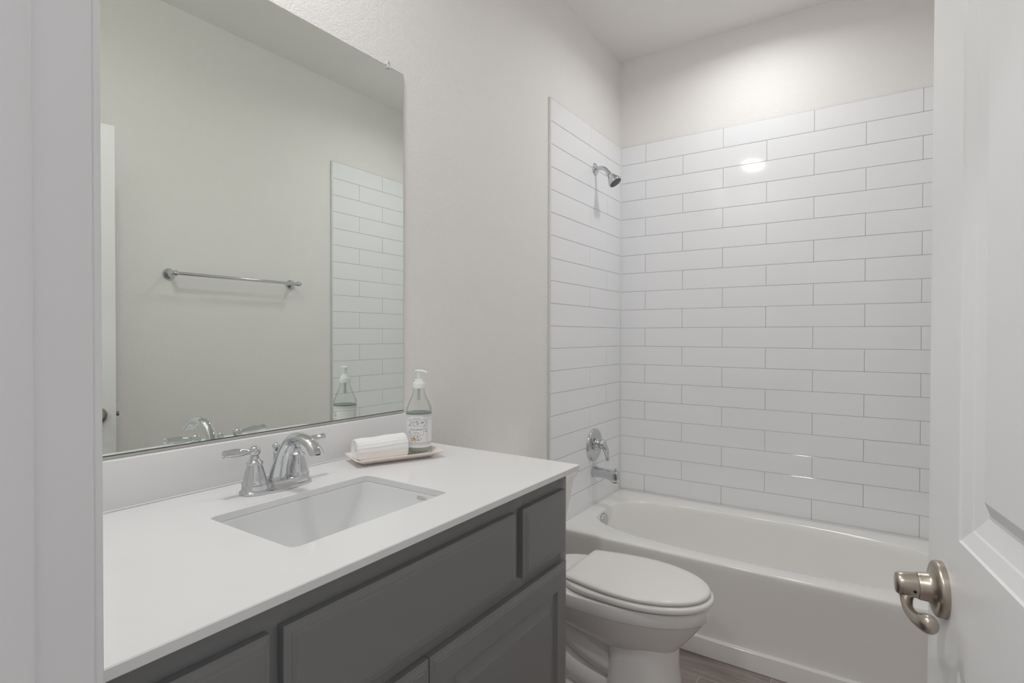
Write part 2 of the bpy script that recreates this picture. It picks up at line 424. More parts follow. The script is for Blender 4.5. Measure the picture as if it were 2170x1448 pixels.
def lever_set(N, base_off):
    """rose and lever on one face; N = outward normal"""
    c = E0 + UD*LS + Vector((0, 0, LZ)) + N*0.0 + base_off
    bm = NB(); lathe(bm, c, N, [(0, .0335), (.0055, .0335), (.0080, .0328), (.0095, .0308), (.0098, .0265), (.0102, .0225), (.0125, .0190), (.0155, .0172), (.024, .0165), (.026, .0158)], 48)
    rose = obj('rose', bm, M['nickel'], door, 50, 'round satin nickel rose')
    Z = Vector((0, 0, 1))
    def Q(s, h, z, r): v = c + UD*s + N*h + Z*z; return (v.x, v.y, v.z, r)
    bm = NB()
    lathe(bm, c, N, [(.0262, .0150), (.028, .0152), (.041, .0140), (.0455, .0134), (.048, .0118), (.0488, .0)], 36)
    path = smooth_path([Q(.001, .0330, .002, .0090), Q(.002, .0360, -.008, .0088), Q(.006, .0380, -.0165, .0068), Q(.019, .0390, -.0222, .0058), Q(.036, .0375, -.0232, .0060), Q(.052, .0345, -.0212, .0074), Q(.064, .0318, -.0175, .0092), Q(.0740, .0300, -.0145, .0092), Q(.0795, .0290, -.0130, .0060), Q(.0812, .0287, -.0125, .0008)], 6)
    tube(bm, path, 24, side=N, flat=1.12)
    lv = obj('lever', bm, M['nickel'], door, 60, 'curved satin nickel lever handle')
    bm = NB(); lathe(bm, c + N*0.031 + UD*0.0142 - Z*0.003, UD, [(0, .0019), (.0009, .0019)], 12); obj('set_screw', bm, M['dark'], lv)
lever_set(ND, Vector((0, 0, 0)))
lever_set(-ND, -ND*DT)
bm = NB()
cl = E0 - ND*(DT/2) + Vector((0, 0, LZ))
X = Matrix(((UD.x, ND.x, 0, cl.x), (UD.y, ND.y, 0, cl.y), (0, 0, 1, cl.z), (0, 0, 0, 1)))
box(bm, -0.0012, 0.004, -0.0125, 0.0125, -0.028, 0.028, 0.0005, 1, X)
fp = obj('latch_plate', bm, M['nickel'], door)
bm = NB(); box(bm, -0.0125, 0.0, -0.006, 0.006, -0.009, 0.009, 0.0015, 2, X); obj('latch_bolt', bm, M['nickel'], door)
for z in (0.25, 1.05, 1.85):
    bm = NB(); p = E0 + UD*(DW-0.001) - ND*(DT+0.004); lathe(bm, (p.x, p.y, z-0.045), (0, 0, 1), [(0, .006), (.09, .006)], 16); obj('hinge', bm, M['nickel'], door)

# ------------------------------------------------------------------ vanity cabinet
VY0, VY1, VXF, VXD = YF+0.002, 1.2545, 0.5410, 0.5595
CB = CT - 0.0145              # underside of the counter
van = thing('vanity_cabinet', 'grey painted bathroom vanity cabinet under the white countertop', 'cabinet', (0.28, 0.72, 0))
bm = NB()
# open-topped carcass
box(bm, 0.012, VXF-0.019, VY0, VY0+0.016, 0.0, CB); box(bm, 0.012, VXF-0.019, VY1-0.016, VY1, 0.0, CB)
box(bm, 0.0, 0.012, VY0, VY1, 0.0, CB); box(bm, 0.012, VXF-0.019, VY0+0.016, VY1-0.016, 0.10, 0.116)
obj('carcass', bm, M['cab'], van)
DRZ0, DRZ1, DOZ0, DOZ1 = ZC-0.5455, ZC-0.391, 0.135, ZC-0.574
bm = NB()
fx0, fx1 = VXF-0.019, VXF
for y0, y1 in ((VY0, VY0+0.05), (0.395, 0.447), (0.985, 1.040), (VY1-0.045, VY1)):
    box(bm, fx0, fx1, y0, y1, 0.10, CB, 0.001)
for z0, z1 in ((CB-0.045, CB), (DOZ1-0.012, DRZ0+0.012), (0.10, 0.15)):
    box(bm, fx0+0.0003, fx1-0.0002, VY0+0.002, VY1-0.002, z0, z1, 0.0)
obj('face_frame', bm, M['cab'], van)
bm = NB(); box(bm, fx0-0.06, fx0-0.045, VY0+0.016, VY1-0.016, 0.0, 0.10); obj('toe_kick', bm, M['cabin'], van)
TV = lambda a, b, d: Vector((VXD+d, a, b))
DRAWP = [(0, 0)]
def front(name, y0, y1, z0, z1, panel=None):
    bm = NB(); th = VXD-VXF-0.0005
    e = 0.0115
    # profiled edge: small step, ogee slope, then the flat field
    rings = [(0, -th), (0, -0.0056), (0.0012, -0.0046), (0.0042, -0.0042), (0.0105, -0.0021), (0.0115, -0.0010), (0.0150, -0.0010), (0.0165, 0.0)]
    L = []
    for ins, d in rings:
        L.append([bm.verts.new(TV(a, b, d)) for a, b in ((y0+ins, z0+ins), (y1-ins, z0+ins), (y1-ins, z1-ins), (y0+ins, z1-ins))])
    bm.faces.new(L[0][::-1])
    for a, b in zip(L, L[1:]): bridge(bm, a, b)
    if panel is None:
        bm.faces.new(L[-1])
    else:
        prof = [(0, 0), (0.003, -0.0075), (0.006, -0.0085), (0.038, -0.0012), (0.040, -0.0012)]
        i = rings[-1][0]
        panel_face(bm, TV, y0+i, y1-i, z0+i, z1-i, [panel], prof)
        bmesh.ops.remove_doubles(bm, verts=bm.verts, dist=1e-5)
    return obj(name, bm, M['cab'], van, 0)
front('drawer_front', VY0+0.018, 0.4125, DRZ0, DRZ1)
front('false_drawer_front', 0.4320, 0.9965, DRZ0, DRZ1)
front('drawer_front', 1.0250, 1.2265, DRZ0, DRZ1)
front('door', VY0+0.018, 0.7165, DOZ0, DOZ1, (VY0+0.018+0.056, 0.7165-0.056, DOZ0+0.06, DOZ1-0.060))
front('door', 0.7187, 1.2305, DOZ0, DOZ1, (0.7187+0.058, 1.2305-0.052, DOZ0+0.06, DOZ1-0.060))

# ------------------------------------------------------------------ countertop, backsplash
SX0, SX1, SY0, SY1 = 0.2005, 0.4560, 0.5130, 0.8840
scx, scy, shx, shy = (SX0+SX1)/2, (SY0+SY1)/2, (SX1-SX0)/2, (SY1-SY0)/2
CX0, CX1, CY0, CY1 = XW+0.001, 0.575, YF+0.0005, 1.2635
bm = NB()
h0 = rrect(scx, scy, shx+0.0015, shy+0.0015, 0.0165, CT)
h1 = rrect(scx, scy, shx, shy, 0.015, CT-0.0015)
h2 = rrect(scx, scy, shx, shy, 0.015, CB)
def RA(dx, z): return rect_around(h0, scx, scy, CX0+dx, CX1-dx, CY0+dx, CY1-dx, z)
rings = [h2, h1, h0, RA(0.0015, CT), RA(0.0, CT-0.0015), RA(0.0, CB+0.001), RA(0.001, CB), h2]
L = [loop(bm, r) for r in rings[:-1]]
for a, b in zip(L, L[1:]): bridge(bm, a, b)
bridge(bm, L[-1], L[0])
counter = tag(obj('countertop', bm, M['counter'], None, 30), 'white quartz countertop with a rectangular sink cutout on the grey vanity', 'countertop')
BST = ZC - 0.2375
bm = NB(); box(bm, XW+0.0005, 0.020, CY0, CY1-0.002, CT+0.0004, BST, 0.0012)
bsp = tag(obj('backsplash', bm, M['counter']), 'low white quartz backsplash running below the mirror', 'backsplash')
bm = NB(); box(bm, 0.0185, 0.0228, CY0, CY1-0.003, CT+0.0001, CT+0.0034, 0.0012, 3); obj('caulk_bead', bm, M['caulk'], bsp)

# ------------------------------------------------------------------ undermount sink
sink = thing('sink', 'white rectangular undermount sink set in the quartz countertop', 'sink', (scx, scy, CB))
bm = NB()
ZT = CB-0.0006
prof = [(-0.020, -0.020, 0, 0.02), (0.002, 0.002, 0, 0.016), (0.003, 0.004, 0.006, 0.017), (0.004, 0.008, 0.026, 0.018), (0.008, 0.028, 0.062, 0.022), (0.013, 0.052, 0.100, 0.028), (0.022, 0.070, 0.122, 0.034), (0.042, 0.092, 0.1325, 0.034), (0.085, 0.140, 0.1345, 0.026)]
rings = []
for ix, iy, dz, r in prof:
    rings.append(rrect(scx, scy, shx-ix, shy-iy, r, ZT-dz))
outer = [rrect(scx, scy, shx-ix+0.012, shy-iy+0.012, r+0.01, ZT-dz-0.010) for ix, iy, dz, r in prof[1:]]
outer[0] = rrect(scx, scy, shx+0.020, shy+0.020, 0.03, ZT-0.008)
Lr = [loop(bm, r) for r in rings]
for a, b in zip(Lr, Lr[1:]): bridge(bm, a, b)
bm.faces.new(Lr[-1])
Lo = [loop(bm, r) for r in outer]
for a, b in zip(Lo, Lo[1:]): bridge(bm, a, b)
bm.faces.new(Lo[-1]); bridge(bm, Lr[0], Lo[0])
obj('basin', bm, M['sink'], sink, 50)
bm = NB(); lathe(bm, (scx-0.02, scy, ZT-0.1345), (0, 0, 1), [(0, .023), (.002, .0225), (.003, .019), (.0015, .017), (.0025, .015), (.004, .008), (.0042, .0)], 36); obj('drain', bm, M['chrome'], sink)
# small stamped mark on the far end wall
bm = NB()
for i in range(9):
    for j in range(3):
        if random.random() < 0.72:
            x = 0.372+i*0.0032; z = ZT-0.0065-j*0.0028; y = SY1-0.0046-(j*0.0005)-0.0008
            box(bm, x, x+0.0011, y-0.0003, y+0.0003, z, z+0.0011)
obj('stamp', bm, mat('faint_stamp_grey', (128, 127, 124), 0.5, vary=0.05), sink, 0)

# ------------------------------------------------------------------ faucet
FX, FY, FZ = 0.123, 0.7005, CT
fa = thing('faucet', 'chrome two-handle arched faucet standing behind the sink', 'faucet', (FX, FY, FZ))
def stadium(hl, hw, z, k=14, bulge=0.0):
    pts = []
    for i in range(4*k):
        a = 2*math.pi*i/(4*k)
        e = 2.0/3.2
        y = hl*math.copysign(abs(math.sin(a))**0.85, math.sin(a)); x = hw*math.copysign(abs(math.cos(a))**e, math.cos(a))
        if bulge and x > 0: x += bulge*math.exp(-(y/0.030)**2)
        pts.append((FX+x, FY+y, z))
    return pts
bm = NB()
loft(bm, [stadium(*p) for p in ((.0795, .0330, FZ, 14, .006), (.0805, .0340, FZ+.0025, 14, .006), (.0800, .0335, FZ+.0050, 14, .006), (.0775, .0305, FZ+.0075, 14, .005), (.0755, .0280, FZ+.0105, 14, .004), (.0750, .0272, FZ+.0185, 14, .003), (.0735, .0255, FZ+.0210, 14, .002))])
base = obj('base_plate', bm, M['chrome'], fa, 35)
bm = NB()
pp = smooth_path([(FX+.004, FY, FZ+.014, .0235), (FX+.006, FY, FZ+.030, .0205), (FX+.016, FY, FZ+.058, .0165), (FX+.033, FY, FZ+.090, .0142), (FX+.057, FY, FZ+.1120, .0136), (FX+.086, FY, FZ+.1180, .0138), (FX+.114, FY, FZ+.1110, .0144), (FX+.1320, FY, FZ+.0985, .0150), (FX+.1415, FY, FZ+.0860, .0154)], 8)
tube(bm, pp, 32, side=(0, 1, 0), flat=0.72)
for v in bm.verts:                      # level cut across the mouth
    if v.co.x > FX+.118 and v.co.z < FZ+.0885: v.co.z = FZ+.0885
spout = obj('spout', bm, M['chrome'], fa, 50)
bm = NB(); 
lathe(bm, (FX+.1365, FY, FZ+.0886), (0, 0, -1), [(0, .0085), (.0006, .0085)], 24); obj('aerator', bm, M['nickel'], spout)
bm = NB(); lathe(bm, (FX-.008, FY+.004, FZ+.015), (0, 0, 1), [(0, .0066), (.056, .0062), (.0565, .0032), (.056, .0062), (.0585, .0070), (.061, .0058), (.063, .0040), (.065, .0045)], 24); ball(bm, (FX-.008, FY+.004, FZ+.0885), .0084)
obj('lift_rod', bm, M['chrome'], fa, 50)
for s, ln in ((-1, .066), (1, .072)):
    hy = FY + s*0.0508
    bm = NB(); lathe(bm, (FX, hy, FZ+.0), (0, 0, 1), [(.018, .0235), (.0200, .0256), (.0225, .0256), (.0245, .0238), (.030, .0225), (.040, .0205), (.050, .0178), (.058, .0150), (.0605, .0143), (.0612, .0162), (.0635, .0170), (.066, .0160), (.0675, .0135), (.071, .0108), (.0755, .0085), (.079, .0080)], 40)
    ball(bm, (FX, hy, FZ+.0880), .0118, 28)
    hd = obj('handle', bm, M['chrome'], fa, 45)
    bm = NB(); lathe(bm, (FX, hy, FZ+.0885), (0.0, s, 0.055), [(.008, .0052), (.014, .0056), (.020, .0062), (.032, .0085), (.042, .0094), (.052, .0088), (.058, .0080), (ln-.006, .0078), (ln-.003, .0086), (ln, .0080), (ln, .0055), (ln-.002, .0045)], 28)
    obj('lever', bm, M['chrome'], hd, 45)

# ------------------------------------------------------------------ mirror
MZ0, MZ1, MY1, MY0 = ZC-0.2325, ZC+0.8005, 1.2085, YF+0.03
mir = thing('wall_mirror', 'large frameless mirror on the wall above the vanity', 'mirror', (0, 0.7, MZ0))
bm = NB()
b = 0.0030
c0 = [bm.verts.new(p) for p in ((XW+.001, MY0, MZ0), (XW+.001, MY1, MZ0), (XW+.001, MY1, MZ1), (XW+.001, MY0, MZ1))]
c1 = [bm.verts.new(p) for p in ((-.0022, MY0, MZ0), (-.0022, MY1, MZ0), (-.0022, MY1, MZ1), (-.0022, MY0, MZ1))]
c2 = [bm.verts.new(p) for p in ((0, MY0+b, MZ0+b), (0, MY1-b, MZ0+b), (0, MY1-b, MZ1-b), (0, MY0+b, MZ1-b))]
bm.faces.new(c0); bridge(bm, c0, c1); bridge(bm, c1, c2); f = bm.faces.new(c2)
for q in bm.faces: q.material_index = 1
f.material_index = 0
obj('pane', bm, [M['mirror'], M['mirrorside']], mir, 0)
bm = NB(); box(bm, XW+.0005, 0.0002, MY0, MY1, BST+0.0008, MZ0-0.0004); box(bm, 0.0004, 0.0016, MY0, MY1, BST+0.0006, MZ0+0.0006)
obj('bottom_channel', bm, M['channel'], mir, 0)
for y in (1.1427, 0.40):
    bm = NB(); box(bm, XW+.001, 0.0045, y-.0065, y+.0065, MZ1+.0006, MZ1+.012, .002, 3); box(bm, 0.0008, 0.0045, y-.0075, y+.0075, MZ1-.010, MZ1+.004, .0018, 3)
    ck = obj('clip', bm, M['clip'], mir, label='clear plastic mirror clip')
    bm = NB(); lathe(bm, (0.0045, y, MZ1+.0065), (1, 0, 0), [(0, .0026), (.0012, .0022), (.0014, 0)], 14); obj('screw', bm, M['nickel'], ck)

# ------------------------------------------------------------------ tray, towel, soap
TO = Vector((0.1385, 0.907, 0)); TE1 = Vector((0.403, 0.915, 0)).normalized(); TE2 = Vector((-TE1.y, TE1.x, 0))
TL, TWD = 0.242, 0.113
def TR(a, b, z): v = TO + TE1*a + TE2*b; return (v.x, v.y, CT+z)
def tray_ring(ins, z, r=0.006):
    return [TR(p[0], p[1], z) for p in rrect(TL/2, TWD/2, TL/2-ins, TWD/2-ins, r, 0, 4)]
bm = NB()
loft(bm, [tray_ring(.030, .0003), tray_ring(.0275, .0006), tray_ring(.001, .0165), tray_ring(0, .0185), tray_ring(.0015, .0192), tray_ring(.0035, .0185), tray_ring(.0285, .0052), tray_ring(.034, .0045)])
tag(obj('tray', bm, M['tray'], None, 50), 'blush coloured ceramic tray with flared sides on the countertop', 'tray')
# rolled towel
bm = NB()
N = 72; RA_, RB_ = 0.0325, 0.0300
def roll_ring(s, k, e=1.0, dz=0.0):
    pts = []
    for i in range(N):
        a = 2*math.pi*i/N
        rr = 1.0 + 0.030*math.cos(a*20) * e
        b = 0.060 + RA_*k*rr*math.copysign(abs(math.cos(a))**0.86, math.cos(a)); z = RB_*k*rr*math.copysign(abs(math.sin(a))**0.86, math.sin(a))
        ins = min(s, TL-s, b, TWD-b)
        zz = max(0.0058 + max(0.0, 0.0290-ins)*0.56, 0.0345 + z + dz + 0.006*(s-0.07)/0.14*(z > 0))
        pts.append(TR(s, b, zz))
    return pts
rings = [roll_ring(.016, .30, 0), roll_ring(.014, .52, 0), roll_ring(.017, .56, 0), roll_ring(.0135, .62, 0), roll_ring(.0125, .78, 0), roll_ring(.016, .82, 0), roll_ring(.0120, .87, .3), roll_ring(.0125, .94, .6)]
for i in range(13):
    s = .0155 + i*(.1305/12)
    rings.append(roll_ring(s, 0.985+0.018*math.sin(i*1.1), 1.0, 0.0004*math.sin(i*0.9)))
rings += [roll_ring(.1485, .94, .6), roll_ring(.1490, .86, .3), roll_ring(.1455, .80, 0), roll_ring(.148, .6, 0), roll_ring(.145, .3, 0)]
loft(bm, rings)
tag(obj('hand_towel', bm, M['towel'], None, 60), 'rolled white ribbed hand towel lying on the tray beside the soap bottle', 'towel')

# soap bottle
BX, BY, BZ = 0.1555, 1.1110, CT+0.0053
so = thing('soap_bottle', 'clear glass hand soap bottle with white pump and floral label on the tray', 'soap bottle', (BX, BY, BZ))
def up(bm, prof, n=48, cap0=True, cap1=True): return lathe(bm, (BX, BY, BZ), (0, 0, 1), prof, n, cap0, cap1)
bm = NB()
outerp = [(0, .0300), (.0015, .0325), (.005, .0345), (.010, .0350), (.030, .0348), (.120, .0348), (.1235, .0352), (.1260, .0344), (.133, .0320), (.143, .0280), (.155, .0228), (.166, .0180), (.174, .0158), (.1765, .0166), (.1790, .0170), (.1815, .0162), (.1840, .0160)]
innerp = [(.1840, .0142), (.174, .0138), (.166, .0158), (.155, .0206), (.143, .0258), (.133, .0298), (.1260, .0321), (.120, .0326), (.030, .0326), (.012, .0318), (.008, .026), (.0075, .0)]
up(bm, outerp + innerp, 56, True, False)
obj('glass_body', bm, M['glass'], so, 50, 'clear glass body')
bm = NB(); up(bm, [(.0077, .0255), (.0122, .0314), (.030, .0322), (.1145, .0322)], 48)
obj('liquid_soap', bm, M['soap'], so, 50)
bm = NB(); lathe(bm, (BX, BY, BZ), (0, 0, 1), [(.1135, .03225), (.1152, .03225)], 48, False, False); obj('soap_line', bm, M['soapband'], so, 0, 'green band of soap at the fill line')
# label: wrapped band, print and lettering
CAMANG = math.atan2(0-BY, 1.211-BX) - 0.18
def cyl(u, z, r=.03512):            # u: metres along the band, to the right as seen from the front
    a = CAMANG + u/r
    return Vector((BX + r*math.cos(a), BY + r*math.sin(a), BZ+z))
LZ0, LZ1 = 0.022, 0.1115
bm = NB(); lathe(bm, (BX, BY, BZ), (0, 0, 1), [(LZ0, .03500), (LZ1, .03500)], 64, False, False)
lab = obj('label', bm, M['label'], so, 50, 'white paper label wrapped round the bottle')
def strip(bm, u0, u1, z0, z1, r=.03522):
    n = max(1, int(abs(u1-u0)/0.002))
    for i in range(n):
        a, b = u0+(u1-u0)*i/n, u0+(u1-u0)*(i+1)/n
        quad(bm, cyl(a, z0, r), cyl(b, z0, r), cyl(b, z1, r), cyl(a, z1, r))
def blob(bm, u, z, ru, rz, rot=0.0, r=.03520, n=8):
    bm, mi = bm
    pts = []
    for i in range(n):
        a = 2*math.pi*i/n; x, y = ru*math.cos(a), rz*math.sin(a)
        pts.append(cyl(u+x*math.cos(rot)-y*math.sin(rot), z+x*math.sin(rot)+y*math.cos(rot), r))
    bm.faces.new(loop(bm, pts)).material_index = mi
def text_on(bm, txt, u, z, size, r=.03526):
    cu = bpy.data.curves.new('lettering', 'FONT'); cu.body = txt; cu.size = size; cu.align_x = 'CENTER'; cu.align_y = 'CENTER'
    to = bpy.data.objects.new('lettering', cu); COL.objects.link(to)
    dg = bpy.context.evaluated_depsgraph_get(); dg.update()
    me = bpy.data.meshes.new_from_object(to.evaluated_get(dg))
    vs = [bm.verts.new(cyl(u+v.co.x, z+v.co.y, r)) for v in me.vertices]
    for p in me.polygons:
        try: bm.faces.new([vs[i] for i in p.vertices])
        except ValueError: pass
    bpy.data.objects.remove(to); bpy.data.curves.remove(cu); bpy.data.meshes.remove(me)
full = math.pi*.0352
pb = NB()                                      # grey ink
strip(pb, -full, full, .1085, .1091); strip(pb, -full, -.017, .1050, .1055); strip(pb, .017, full, .1050, .1055)
strip(pb, -full, full, .0975, .0980); strip(pb, -full, full, .0345, .0351); strip(pb, -full, full, .0305, .0310)
strip(pb, .0300, .0304, .0351, .0975); strip(pb, .0215, .0300, .0650, .0654)
for u0, u1, z0, z1 in ((-.0190, .0190, .0800, .0804), (-.0190, .0190, .0560, .0564), (-.0190, -.0187, .0560, .0804), (.0187, .0190, .0560, .0804),):
    strip(pb, u0, u1, z0, z1)
text_on(pb, 'WILD JASMINE', 0, .0712, .0051); text_on(pb, 'hand soap', 0, .0625, .0040); text_on(pb, '09', .0150, .0895, .0085)
text_on(pb, 'FLOWER MARKET', 0, .1012, .0027)
obj('lettering', pb, M['ink'], lab, 0)
def flowers(uc):
    for i in range(44):
        u = uc + random.uniform(-.022, .010); z = random.uniform(.0815, .0960)
        blob(random.choice((lb, wb, lb)), u, z, random.uniform(.0007, .0020), random.uniform(.0005, .0010), random.uniform(0, 3))
    for i in range(18):
        blob(lb, uc + random.uniform(.0200, .0285), random.uniform(.066, .096), .0013, .0006, random.uniform(0, 3))
    for i in range(14):
        blob(lb, uc + random.uniform(-.0250, -.0200), random.uniform(.054, .096), .0014, .0006, random.uniform(0, 3))
    for i in range(26):
        blob(ob, uc + random.uniform(-.0120, .0065), random.uniform(.0420, .0540), random.uniform(.0009, .0022), random.uniform(.0007, .0014), random.uniform(0, 3))
    for i in range(24):
        blob(lb, uc + random.uniform(-.0180, .0150), random.uniform(.0395, .0545), random.uniform(.0008, .0020), .0005, random.uniform(0, 3), .03521)
    for i in range(12):
        blob(wb, uc + random.uniform(-.0170, .0100), random.uniform(.0395, .0540), .0015, .0011, random.uniform(0, 3))
for uc in (0.0, full):
    fb = NB(); lb, ob, wb = (fb, 0), (fb, 1), (fb, 2)
    flowers(uc)
    obj('flower_print', fb, [M['leaf'], M['orange'], M['blossom']], lab, 0)
# pump
pu = bpy.data.objects.new('pump', None); COL.objects.link(pu); pu.parent = so
bm = NB(); up(bm, [(.1815, .0166), (.184, .0170), (.1955, .0170), (.1970, .0162), (.1975, .0126), (.2010, .0120), (.2020, .0112), (.2060, .0106), (.2065, .0060)], 40); obj('collar', bm, M['pump'], pu, 40)
bm = NB(); up(bm, [(.205, .0056), (.214, .0058), (.223, .0068), (.2265, .0078)], 24)
nd = Vector((math.cos(0.08), math.sin(0.08), 0))
q = Vector((BX, BY, BZ))
def NP(t, z, r): v = q + nd*t; return (v.x, v.y, BZ+z, r)
tube(bm, smooth_path([NP(-.0118, .2285, .0022), NP(-.010, .2287, .0042), NP(.0, .2290, .0052), NP(.012, .2290, .0044), NP(.0205, .2280, .0036), NP(.0255, .2256, .0028), NP(.0270, .2225, .0022)], 5), 16, flat=0.72)
obj('nozzle', bm, M['pump'], pu, 50)
bm = NB(); up(bm, [(.1480, .0030), (.1500, .0042), (.1812, .0042)], 16); obj('dip_tube', bm, mat('clear_grey_tube', (206, 208, 206), 0.3, trans=0.0, vary=0.02), pu, 50)

# ------------------------------------------------------------------ bathtub
TY0 = 2.150
tub = thing('bathtub', 'white alcove bathtub between the tiled walls', 'bathtub', (XR/2, 2.53, 0))
tcx, tcy, ta, tb = XR/2, 2.534, 0.700, 0.291
def sup(a, b, z, cx=tcx, cy=tcy, n=2.9, K=96, nl=None):
    pts = []
    for i in range(K):
        t = 2*math.pi*(i+0.5)/K
        e = 2.0/n
        pts.append((cx + a*math.copysign(abs(math.cos(t))**e, math.cos(t)), cy + b*math.copysign(abs(math.sin(t))**e, math.sin(t)), z))
    return pts
bm = NB()
FYE = TY0+0.0145                  # apron plane
rim = sup(ta+.008, tb+.008, DECK)
tx0, tx1, ty1 = 0.0012, XR-0.0012, YB-0.0042
rings = [rect_around(rim, tcx, tcy, tx0, tx1, FYE+0.010, ty1, DECK), rim, sup(ta+.002, tb+.002, DECK-.002), sup(ta-.003, tb-.003, DECK-.008),
         sup(ta-.012, tb-.010, DECK-.045), sup(ta-.030, tb-.022, DECK-.14, tcx-.010), sup(ta-.055, tb-.035, DECK-.24, tcx-.022), sup(ta-.080, tb-.050, DECK-.285, tcx-.030), sup(ta-.125, tb-.085, DECK-.305, tcx-.035), sup(ta-.22, tb-.15, DECK-.310, tcx-.035)]
L = [loop(bm, r) for r in rings]
for a, b_ in zip(L, L[1:]): bridge(bm, a, b_)
bm.faces.new(L[-1])
obj('basin', bm, M['tub'], tub, 50)
prof = [(FYE+0.0102, DECK), (FYE+0.006, DECK-.0008), (FYE+0.0025, DECK-.004), (FYE, DECK-.010), (FYE, DECK-.03), (FYE, .0730), (FYE-.004, .0725), (FYE-.011, .0705), (FYE-.0138, .0675), (FYE-.0145, .060), (FYE-.0145, .0015), (FYE+.03, .0015), (FYE+.03, DECK-.02)]
bm = NB()
A = loop(bm, [(tx0, y, z) for y, z in prof]); B = loop(bm, [(tx1, y, z) for y, z in prof])
for i in range(len(prof)-1): bm.faces.new((A[i], A[i+1], B[i+1], B[i]))
obj('apron', bm, M['tub'], tub, 35)
bm = NB(); box(bm, 0.0002, XR-.0002, YB-0.0095, YB-0.0040, DECK-0.001, DECK+0.006, 0.002); box(bm, 0.0002, 0.007, 2.172, YB-.0098, DECK-0.001, DECK+0.006, 0.002); box(bm, XR-0.007, XR-0.0002, 2.172, YB-.0098, DECK-0.001, DECK+0.006, 0.002)
obj('caulk_bead', bm, M['caulk'], tub)
ovc = Vector((0.0925, 2.50, DECK-0.046)); ovn = Vector((1, 0.0, 0.10)).normalized()
bm = NB(); lathe(bm, ovc-ovn*0.004, ovn, [(0, .0355), (.006, .0360), (.0085, .0345), (.0095, .0300), (.0100, .0)], 40)
ov = obj('overflow_plate', bm, M['chrome'], tub, 40, 'round chrome overflow plate')
bm = NB()
for dy in (-.012, .012): lathe(bm, ovc+ovn*0.0058+Vector((0, dy, -.004)), ovn, [(0, .0024), (.0006, .0022)], 10)
obj('screw', bm, M['nickel'], ov)
bm = NB(); lathe(bm, (0.32, 2.53, DECK-.3095), (0, 0, 1), [(0, .034), (.002, .033), (.003, .02), (.006, .017), (.0065, 0)], 30); obj('drain', bm, M['chrome'], tub)

# ------------------------------------------------------------------ tub spout, valve, shower head (left tiled wall)
sp = thing('tub_spout', 'chrome tub filler spout on the tiled wall above the bathtub', 'spout', (0, 2.566, 0.537))
SPY, SPZ = 2.566, 0.537
bm = NB()
def sec(x, yh, zt, zb, n=40, e=0.80):
    pts = []
    for i in range(n):
        a = 2*math.pi*i/n
        y = yh*math.copysign(abs(math.cos(a))**e, math.cos(a)); zc = (zt+zb)/2; z = zc + (zt-zb)/2*math.copysign(abs(math.sin(a))**e, math.sin(a))
        pts.append((x, SPY+y, SPZ+z))
    return pts
loft(bm, [sec(0.0006, .0260, .0270, -.0270), sec(.004, .0265, .0275, -.0275), (sec(.03, .0255, .0250, -.0250)), sec(.065, .0245, .0220, -.0250, 40, .7), sec(.085, .0245, .0205, -.0275, 40, .6), sec(.100, .0245, .0195, -.0345, 40, .5), sec(.108, .0245, .0190, -.0370, 40, .45), sec(.134, .0240, .0180, -.0372, 40, .42), sec(.1375, .0232, .0172, -.0364, 40, .42), sec(.1390, .0215, .0155, -.0345, 40, .42)])
body = obj('body', bm, M['chrome'], sp, 45)
bm = NB(); lathe(bm, (.120, SPY, SPZ-.0365), (0, 0, -1), [(0, .0150), (.0035, .0150), (.0035, .012), (.0010, .0118)], 24); obj('outlet', bm, M['dark'], sp)
bm = NB(); lathe(bm, (.121, SPY, SPZ+.0175), (0, 0, 1), [(0, .0035), (.007, .0035), (.009, .0060), (.0125, .0072), (.0135, .0060)], 20); obj('diverter_knob', bm, M['chrome'], sp, 40)

VYc, VZc = 2.566, 0.677
va = thing('shower_valve', 'round chrome shower valve with a curved lever on the tiled wall', 'shower valve', (0, VYc, VZc))
bm = NB(); lathe(bm, (0.0004, VYc, VZc), (1, 0, 0), [(0, .0830), (.003, .0832), (.008, .0815), (.0115, .0770), (.0125, .0740), (.0095, .0700), (.0090, .055), (.0110, .035), (.014, .0290), (.016, .0285)], 64); obj('escutcheon', bm, M['chrome'], va, 35)
bm = NB(); lathe(bm, (0.0158, VYc, VZc+.010), (1, 0, 0), [(0, .0265), (.006, .0260), (.010, .0225), (.018, .0215), (.028, .0200), (.032, .0120), (.033, 0)], 40)
ball(bm, (.0455, VYc+.001, VZc+.006), .0255, 30)
tube(bm, smooth_path([(.042, VYc, VZc+.010, .0235), (.054, VYc+.003, VZc-.001, .0225), (.064, VYc+.007, VZc-.019, .0190), (.069, VYc+.010, VZc-.039, .0150), (.070, VYc+.012, VZc-.059, .0122), (.0735, VYc+.013, VZc-.072, .0108), (.0765, VYc+.0135, VZc-.0785, .0060)], 7), 22, side=(0, 1, 0), flat=0.75)
obj('lever', bm, M['chrome'], va, 55)

